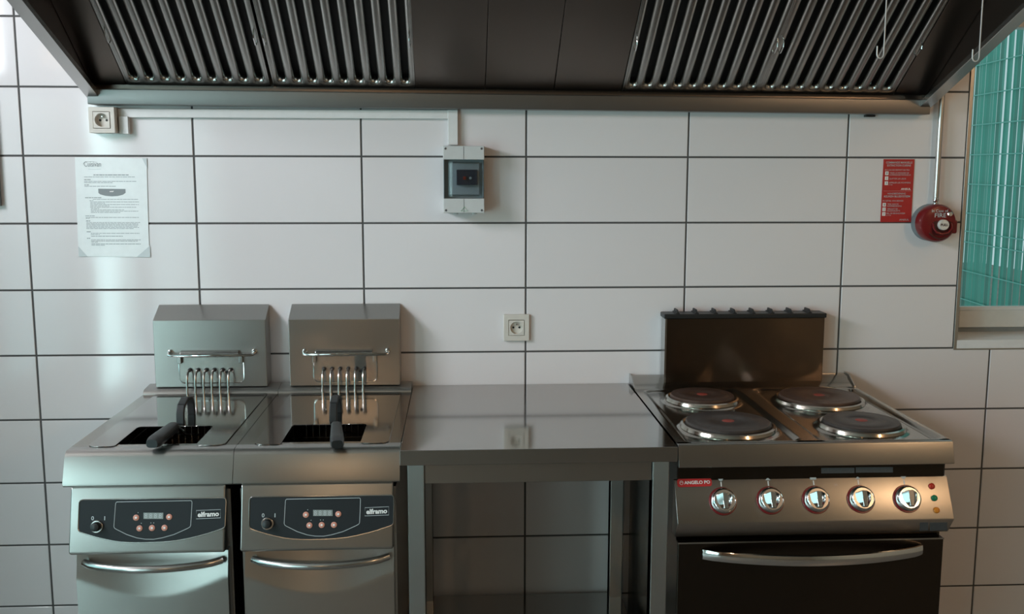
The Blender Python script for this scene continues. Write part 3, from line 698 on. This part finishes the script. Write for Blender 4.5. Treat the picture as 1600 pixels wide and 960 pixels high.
# red badge
q=rrect(0,1,0,1,.0,1)
bl=kp(1058.5,761.8,.0003); br_=kp(1112.5,760.2,.0003); bxd=(br_-bl); BWd=bxd.length; bxd.normalize(); byd=KT
pts=[bl+bxd*x+byd*y for x,y in rrect(0,BWd,0,.0205,.006)]
bd=RB(MB().extrude(pts, KN*.0012), 'badge', 'redlogo', cp)
text('ANGELO PO', 'lettering', 'whiteprint', cp, GO, bl+bxd*.0175+byd*.0062+KN*.0014, bxd, byd, BWd-.022, .0085, .03)
RB(MB().tube([bl+bxd*(.0105+.0042*math.cos(a))+byd*(.0105+.0048*math.sin(a))+KN*.0014 for a in [2*PI*i/20 for i in range(20)]], .0006, 5, closed=True), 'badge_emblem', 'whiteprint', cp)
RB(MB().tube([bl+bxd*(.0105+.0022*math.cos(a))+byd*(.0100+.0024*math.sin(a))+KN*.0014 for a in [PI*i/10 for i in range(11)]], .0005, 5), 'badge_emblem', 'whiteprint', cp)
text('II', 'lettering', 'line', cp, GO, kp(1304.5,759.5,.0003), (1,0,0), KT, .006, .005)
# oven door and bow handle
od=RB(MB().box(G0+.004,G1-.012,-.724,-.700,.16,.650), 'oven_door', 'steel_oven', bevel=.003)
RB(MB().box(G0+.004,G1-.012,-.7252,-.7235,.6462,.6498), 'door_edge', 'steel_satin', od)
hs=MB(); n=24; hl,hr=.397,.962
sec=[(-.0125,-.003),(-.0125,.003),(-.006,.0055),(.006,.0055),(.0125,.003),(.0125,-.003),(.0,-.0055)]
for i in range(n+1):
    t=i/n; x=hl+(hr-hl)*t; bow=.058*math.sin(PI*t)**.75
    for dz,dyy in sec: hs.v.append((x,-.727-bow-dyy,.620+dz))
m=len(sec)
for i in range(n):
    for k in range(m): hs.f.append((i*m+k,i*m+(k+1)%m,(i+1)*m+(k+1)%m,(i+1)*m+k))
hs.f += [tuple(range(m)), tuple(n*m+k for k in range(m-1,-1,-1))]
RB(hs, 'door_handle', 'chrome', od, angle=50)

# ================================================================== THINGS ON THE WALL
# --- surface socket under the hood
def socket(x0, x1, z0, z1, depth, label):
    cx,cz=(x0+x1)/2,(z0+z1)/2; O=(cx,0,cz)
    s=root('power_socket', O, label, 'socket'); yf_=-depth
    def B(mb,n,m_,**k): return mb.build(n,m_,s,O,**k)
    h=.0235; g=h+.0012
    oc=[(x0,z0),(x1,z0),(x1,z1),(x0,z1)]; ic=[(cx-g,cz-g),(cx+g,cz-g),(cx+g,cz+g),(cx-g,cz+g)]
    cvr=MB().add([(x,y,z) for y in (yf_,-.0005) for x,z in oc+ic], [q for i in range(4) for q in ((i,(i+1)%4,4+(i+1)%4,4+i),(8+i,12+i,12+(i+1)%4,8+(i+1)%4),(i,8+i,8+(i+1)%4,(i+1)%4),(4+i,4+(i+1)%4,12+(i+1)%4,12+i))])
    B(cvr, 'cover', 'ivory', bevel=.0016)
    ins=MB(); n=32; sq=[]; ci=[]
    for k in range(n):
        a=2*PI*k/n; ca_,sa=math.cos(a),math.sin(a); kk=h/max(abs(ca_),abs(sa))
        sq.append((cx+kk*ca_,yf_-.0016,cz+kk*sa)); ci.append((cx+.0195*ca_,yf_-.0016,cz+.0195*sa))
    dp=[(x,yf_+(.016 if depth>.02 else .0085),z) for x,_,z in ci]
    bk=[(x,-.0006,z) for x,_,z in sq]
    fs=[(k,(k+1)%n,n+(k+1)%n,n+k) for k in range(n)]+[(n+k,n+(k+1)%n,2*n+(k+1)%n,2*n+k) for k in range(n)]+[tuple(2*n+k for k in range(n))]+[(k,3*n+k,3*n+(k+1)%n,(k+1)%n) for k in range(n)]
    ins.add(sq+ci+dp+bk, fs); B(ins, 'insert', 'ivory', angle=30)
    yd=dp[0][1]
    for dx in (-.0095,.0095): B(MB().lathe([(.0034,0),(.0034,.0008)], (cx+dx,yd,cz), (0,-1,0), 12), 'pin_hole', 'dark')
    B(MB().lathe([(.0024,0),(.0024,.012),(.0012,.014)], (cx,yd,cz+.010), (0,-1,0), 12), 'earth_pin', 'chrome')
    return s
a=PY(137,166,-.045); c=PY(178,208,-.045)
socket(a.x, c.x+.004, c.z, a.z-.002, .045, 'surface-mounted ivory socket tucked under the hood corner')
a=PY(787,492,-.011); c=PY(827,533,-.011)
socket(a.x, c.x, c.z, a.z, .011, 'flat ivory wall socket above the work table')
# --- cable trunking
O=(-.7,0,1.74); tr=root('cable_trunking', O, 'white plastic cable trunking running under the hood to breaker box', 'trunking')
MB().box(-1.219,-.210,-.016,-.0005,1.727,1.7525).build('horizontal_duct', 'white', tr, O, bevel=.0015)
MB().box(-.2395,-.2095,-.018,-.0005,1.6485,1.7535).build('vertical_duct', 'white', tr, O, bevel=.0015)
MB().box(-1.2165,-1.189,-.022,-.0005,1.678,1.730).build('stub_duct', 'white', tr, O, bevel=.0015)
# --- breaker enclosure
a=PY(692,228,-.075); c=PY(757,333,-.075); O=((a.x+c.x)/2,0,c.z)
bxr=root('breaker_box', O, 'grey plastic breaker box with smoked clear cover on the tiles', 'breaker box')
def B(mb,n,m_,par=bxr,**k): return mb.build(n,m_,par,O,**k)
x0,x1,z0,z1=a.x,c.x,c.z,a.z
wz1=PY(700,249.5,-.075).z; wz0=PY(700,310.5,-.075).z
sh=MB(); sh.box(x0,x1,-.075,-.0005,wz1,z1); sh.box(x0,x1,-.075,-.0005,z0,wz0); sh.box(x0,x0+.004,-.045,-.0005,wz0,wz1); sh.box(x1-.004,x1,-.045,-.0005,wz0,wz1); sh.box(x0,x1,-.02,-.0005,wz0,wz1)
B(sh,'enclosure','grey_plastic',bevel=.003)
mx=(x0+x1)/2
B(MB().box(mx-.0006,mx+.0006,-.0755,-.074,wz1+.001,z1-.002),'seam','label'); B(MB().box(mx-.0006,mx+.0006,-.0755,-.074,z0+.002,wz0-.001),'seam','label')
for sx in (x0+.008,x1-.008):
    for sz in (z0+.008,z1-.008): B(MB().lathe([(.0034,0),(.0034,.001),(.0015,.0004),(0,.0004)],(sx,-.0748,sz),(0,-1,0),14),'screw','label')
for sx in (x0+.036,x1-.030): B(MB().lathe([(.008,-.004),(.008,.0)],(sx,-.045,z0-.0),(0,0,1),16),'gland','grey_plastic')
B(MB().box(x0+.016,x1-.014,-.035,-.02,wz0+.01,wz1-.01),'device_bezel','grey_plastic',bevel=.002)
dv=B(MB().box(x0+.040,x1-.020,-.052,-.035,wz0+.040,wz1-.030),'breaker_switch','breaker',bevel=.002)
B(MB().box(mx-.002,mx+.007,-.060,-.052,(wz0+wz1)/2-.002,(wz0+wz1)/2+.008),'toggle','red_lens',dv,bevel=.001)
B(MB().lathe([(.004,0),(.004,.003)],(mx+.020,-.052,(wz0+wz1)/2+.003),(0,-1,0),12),'test_button','grey_plastic',dv)
cv=MB(); yc=-.076; cv.box(x0+.002,x1-.002,yc,yc+.0025,wz0+.001,wz1-.001); cv.box(x0+.001,x0+.003,yc+.0025,-.045,wz0+.001,wz1-.001); cv.box(x1-.003,x1-.001,yc+.0025,-.045,wz0+.001,wz1-.001)
B(cv,'clear_cover','smoke',smooth=False)
# bulged front of the clear lid
bl_=MB(); n=14; 
for i in range(n+1):
    t=i/n; x=x0+.016+(x1-x0-.032)*t; y=yc-.006*math.sin(PI*t)**.5
    bl_.v += [(x,y,wz0+.006),(x,y,wz1-.006)]
for i in range(n): bl_.f.append((2*i,2*i+2,2*i+3,2*i+1))
B(bl_,'lid_bulge','smoke')
B(MB().tube([(mx-.010,-.0758,z0+.006),(mx+.012,-.0758,z0+.006),(mx+.002,-.0758,z0+.018)],.0006,5,closed=True),'approval_mark','green_ink')
# --- laminated notice
pc=[PY(*p,-.0012) for p in ((123,401),(235,402),(229,247),(117,246))]
O=tuple(pc[0]); nt_=root('notice_sheet', O, 'laminated white instruction sheet taped to the tiles above the fryers', 'notice')
px_=(pc[1]-pc[0]).normalized(); pz_=(pc[3]-pc[0]).normalized(); PWd=.211; PHt=.2985; yn=Vector((0,-1,0))
MB().extrude([pc[0], pc[0]+px_*PWd, pc[0]+px_*PWd+pz_*PHt, pc[0]+pz_*PHt], (0,-.0008,0)).build('sheet','paper',nt_,O,smooth=False)
Pn=[(117,246),(229,247),(235,402),(123,401)]
def pap(u, v, h=.0003):
    p=PY(u,v,-.0020); return Vector((p.x,-.0020-h,p.z))
for tri in (((222,247.3),(229.3,247),(230,263)),((123.2,401),(122.4,385),(137,401.2)),((234.9,402),(214,401.5),(234.4,384))):
    MB().extrude([pap(*t) for t in tri], (0,-.0003,0)).build('tape','film',nt_,O,smooth=False)
ink=MB(); rr=random.Random(3)
def words(u0,v,u1,th=.9):
    u=u0
    while u<u1-1:
        wdt=min(rr.uniform(2.2,7.5),u1-u)
        q=[pap(u,v),pap(u+wdt,v+.0),pap(u+wdt,v+th),pap(u,v+th)]; ink.add(q,[(0,1,2,3)]); u+=wdt+rr.uniform(.5,.9)
rows=[(146,272.8,201,1.4),(131.5,276.3,211,.8),(131.5,280.3,143,1.2),(131.5,283.2,213,.8),(131.5,285.3,176,.8),(132,288.5,141,1.2),(132,290.8,181,.8),(133,308.5,159,1.1)]
for k,(l,r) in enumerate([(145,216),(140,146),(141,217),(141,164),(141,217),(141,171),(141,213),(142,155),(142,194),(142,217),(142,188)]): rows.append((l,311.3+k*2.05,r,.75))
rows += [(133.5,337,148,.9),(134,339.6,217,.8),(134,341.2,140,.7),(134.5,344.8,141,1.3)]
for k,r in enumerate([219,216,216,216,217,209]): rows.append((135,347.6+k*1.9,r,.75))
rows += [(135.5,361.8,142,1.2),(142,364.4,218,.8),(142,366.4,156,.7),(142.5,368.8,192,.9),(136,372,141,1.2),(142.5,374.6,220,.8),(142.5,376.6,216,.8),(143,378.4,153,.7),(143,381,220,.9),(143,383,164,.7)]
for q in rows: words(*q)
ink.build('printed_lines','ink',nt_,O,smooth=False)['kind']='stuff'
MB().extrude([pap(u,v) for u,v in ((153.5,295),(196,295.5),(196.3,301.5),(192,304.5),(184,306.4),(175,307),(165,306.2),(156.5,303.8),(153.8,301.5))],(0,-.0002,0)).build('printed_panel','ink',nt_,O,smooth=False)
MB().extrude([pap(u,v,.0006) for u,v in ((171.5,298.8),(178,298.4),(177,300.2),(171.5,300.2))],(0,-.0002,0)).build('printed_display','whiteprint',nt_,O,smooth=False)
p=pap(131.5,260.5); text('Cuisivan','lettering','ink',nt_,O,p,(1,0,0),(0,0,1),.050,.0155)
sw=[pap(130,257)]+[pap(u,v) for u,v in ((131,254.5),(135,252.9),(143,252.6),(152,253.6))]
MB().tube(sw,.0004,5).build('logo_swash','ink',nt_,O)
MB().tube([pap(138,264.3),pap(148,264.6),pap(158,264.2)],.0004,5).build('logo_underline','line',nt_,O)
# --- red instruction plate
A4=[PY(*p,-.0012) for p in ((1375,347),(1423,348),(1429,248),(1380,249))]
O=(1.122,0,1.411); sg=root('fire_sign', O, 'red fire instruction plate with white numbered lines beside the pull handle', 'sign')
sx0,sx1,sz0,sz1=1.1225,1.2215,1.4115,1.6085
MB().box(sx0,sx1,-.0022,-.0005,sz0,sz1).build('plate','redsign',sg,O,smooth=False)
XD,ZD=(1,0,0),(0,0,1)
def st(body,x,z,wd,h,mat='whiteprint',bold=0.0): text(body,'lettering',mat,sg,O,(sx0+x,-.0023,sz0+z),XD,ZD,wd,h,bold)
st('COMMANDE MANUELLE',.008,.1835,.084,.0062,'line',.01); st('EXTINCTION CUISINE',.012,.1745,.076,.0062,'line',.01)
st('EN CAS DE DEPART DE FEU',.006,.1615,.078,.0042,'line')
st('TIRER LA POIGNEE DE',.021,.1520,.062,.0042,'line'); st('COMMANDE MANUELLE',.021,.1460,.068,.0042,'line')
st('QUITTER LES LIEUX',.021,.1335,.054,.0048,'line')
st('APPELER LES POMPIERS',.020,.1215,.070,.0045,'line'); st('(112)',.020,.1150,.012,.0042,'line')
st('ANSUL',.060,.1010,.032,.0062,'whiteprint',.02)
st('HANDBEDIENING',.018,.0870,.058,.0055,'line'); st('KEUKEN BLUSSYSTEEM',.007,.0780,.084,.0060,'line',.01)
st('IN GEVAL VAN BRAND',.004,.0650,.066,.0042,'line')
st('TREK AAN DE',.019,.0545,.036,.0042,'line'); st('HANDBEDIENING',.019,.0485,.046,.0042,'line')
st('VERLAAT DE',.019,.0395,.034,.0042,'line'); st('KEUKENRUIMTE',.019,.0335,.042,.0042,'line')
st('BEL DE BRANDWEER',.018,.0255,.060,.0042,'line'); st('(112)',.018,.0190,.014,.0042,'line')
st('ANSUL',.060,.0050,.032,.0050,'line')
for (x,zl) in ((.007,(.1475,.1320,.1165)),(.004,(.0490,.0345,.0200))):
    for i,z in enumerate(zl):
        MB().box(sx0+x,sx0+x+.0105,-.0027,-.0022,sz0+z,sz0+z+.0115).build('number_square','whiteprint',sg,O,smooth=False)
        text(str(i+1),'lettering','ink',sg,O,(sx0+x+.0035,-.0028,sz0+z+.0025),XD,ZD,.0036,.0068,.02)
MB().box(sx0+.004,sx1-.004,-.0024,-.0022,sz0+.0975,sz0+.0979).build('divider','line',sg,O,smooth=False)
# --- pull station and conduit
PC=PY(1462,349,-.055); O=(PC.x,0,PC.z)
ps=root('fire_pull_station', O, 'round dark red fire pull handle box beside the window', 'pull station')
def B(mb,n,m_,par=ps,**k): return mb.build(n,m_,par,O,**k)
c=Vector((PC.x+.004,0,PC.z)); rd=.058
B(MB().lathe([(rd,.0005),(rd,.030),(rd-.001,.034)],c,(0,-1,0),40),'back_box','greytin')
cv_=B(MB().lathe([(rd+.0005,.030),(rd+.001,.058),(rd-.004,.066),(rd-.012,.069),(.030,.070),(0,.070)],c,(0,-1,0),40),'cover','redpaint')
B(MB().box(c.x+.036,c.x+.062,-.066,-.030,c.z-.032,c.z+.010),'latch','redpaint',bevel=.006,seg=3)
rc=[(c.x+x,-.0705,c.z+z) for x,z in rrect(-.022,.040,-.036,.008,.012)]
B(MB().extrude(rc,(0,-.0012,0)),'recess','reddark',cv_)
B(MB().tube([(c.x-.020,-.071,c.z+.0),(c.x-.020,-.078,c.z-.014),(c.x-.012,-.082,c.z-.027),(c.x+.006,-.084,c.z-.032),(c.x+.026,-.082,c.z-.027),(c.x+.037,-.078,c.z-.014),(c.x+.038,-.071,c.z)],.0032,10),'pull_ring','redpaint',cv_)
B(MB().tube([(c.x-.030,-.069,c.z-.030),(c.x-.016,-.073,c.z-.042),(c.x+.004,-.074,c.z-.047),(c.x+.022,-.073,c.z-.043)],.003,8),'lower_rib','reddark',cv_)
kn=Vector((c.x+.010,-.071,c.z-.004))
B(MB().lathe([(.0165,0),(.0165,.010),(.015,.0125),(0,.0125)],kn,(0,-1,0),28),'pull_button','ivory',cv_)
text('PULL','lettering','reddark',cv_,O,kn+Vector((-.0118,-.0127,-.0035)),XD,ZD,.0236,.0078,.02)
text('In Case of','lettering','line',cv_,O,(c.x-.026,-.0705,c.z+.035),XD,ZD,.052,.0085,.005)
text('FIRE','lettering','line',cv_,O,(c.x-.016,-.0705,c.z+.019),XD,ZD,.036,.0130,.01)
B(MB().lathe([(.0085,0),(.0085,.004),(.006,.007)],(c.x+.033,-.066,c.z+.029),(0,-1,0),16),'seal','chrome',cv_)
pxp=1.2885
B(MB().lathe([(.006,-.006),(.0095,0),(.0095,.006),(.0075,.008),(.0105,.014),(.0105,.020),(.008,.022)],(pxp,-.020,c.z+.056),(0,0,1),14),'conduit_fitting','chrome')
O2=(pxp,-.02,c.z+.07); cd=MB().tube([(pxp,-.020,c.z+.074),(pxp,-.020,2.02)],.0085,14).build('conduit_pipe','trim',None,O2); tag(cd,'thin grey metal conduit pipe rising from the pull handle box','pipe')
# --- small bracket under the hood rim
o=MB().box(1.052,1.082,-.018,-.0005,1.738,1.7445).build('cable_clip','black',None,(1.067,0,1.741),bevel=.001); tag(o,'small black clip on the tiles under the hood rim','clip')
# --- thin dark panel past the notice
O=(-1.70,0,1.465); wc=root('wall_panel', O, 'thin dark grey metal panel fixed flat to the tiles past the notice sheet', 'panel')
MB().box(-1.82,-1.580,-.020,-.0005,1.4645,1.84).build('backing','greytin',wc,O,bevel=.002)
MB().box(-1.815,-1.586,-.026,-.020,1.4705,1.834).build('face','greytin',wc,O,bevel=.002)

# ================================================================== CEILING LAMPS behind the camera
def ceiling_lamp(x, y, power, label):
    O=(x,y,ROOM_H); L=root('ceiling_lamp', O, label, 'lamp', 'warm ceiling lamps')
    MB().lathe([(.07,0),(.07,-.018),(.05,-.03),(.02,-.04),(.02,-.10)],O,(0,0,1),28).build('mount','white',L,O)
    MB().lathe([(.018,-.10),(.045,-.125),(.062,-.165),(.055,-.205),(.03,-.228),(0,-.234)],O,(0,0,1),28).build('bulb','bulb',L,O)
    l=bpy.data.lights.new('lamp_light','POINT'); l.energy=power; l.color=(1.0,.62,.33); l.shadow_soft_size=.07
    lo=bpy.data.objects.new('lamp_light',l); COL.objects.link(lo); lo.parent=L; lo.location=(0,0,-.32)
ceiling_lamp(2.1,-1.15,2,'round warm bulb on the ceiling nearer the tiled wall')
ceiling_lamp(2.3,-3.3,24,'round warm bulb on the ceiling between the other two bulbs')
ceiling_lamp(-1.2,-6.3,12,'added round warm bulb on the ceiling at the far end of the room')  # bulb added far back to warm the fryer reflections
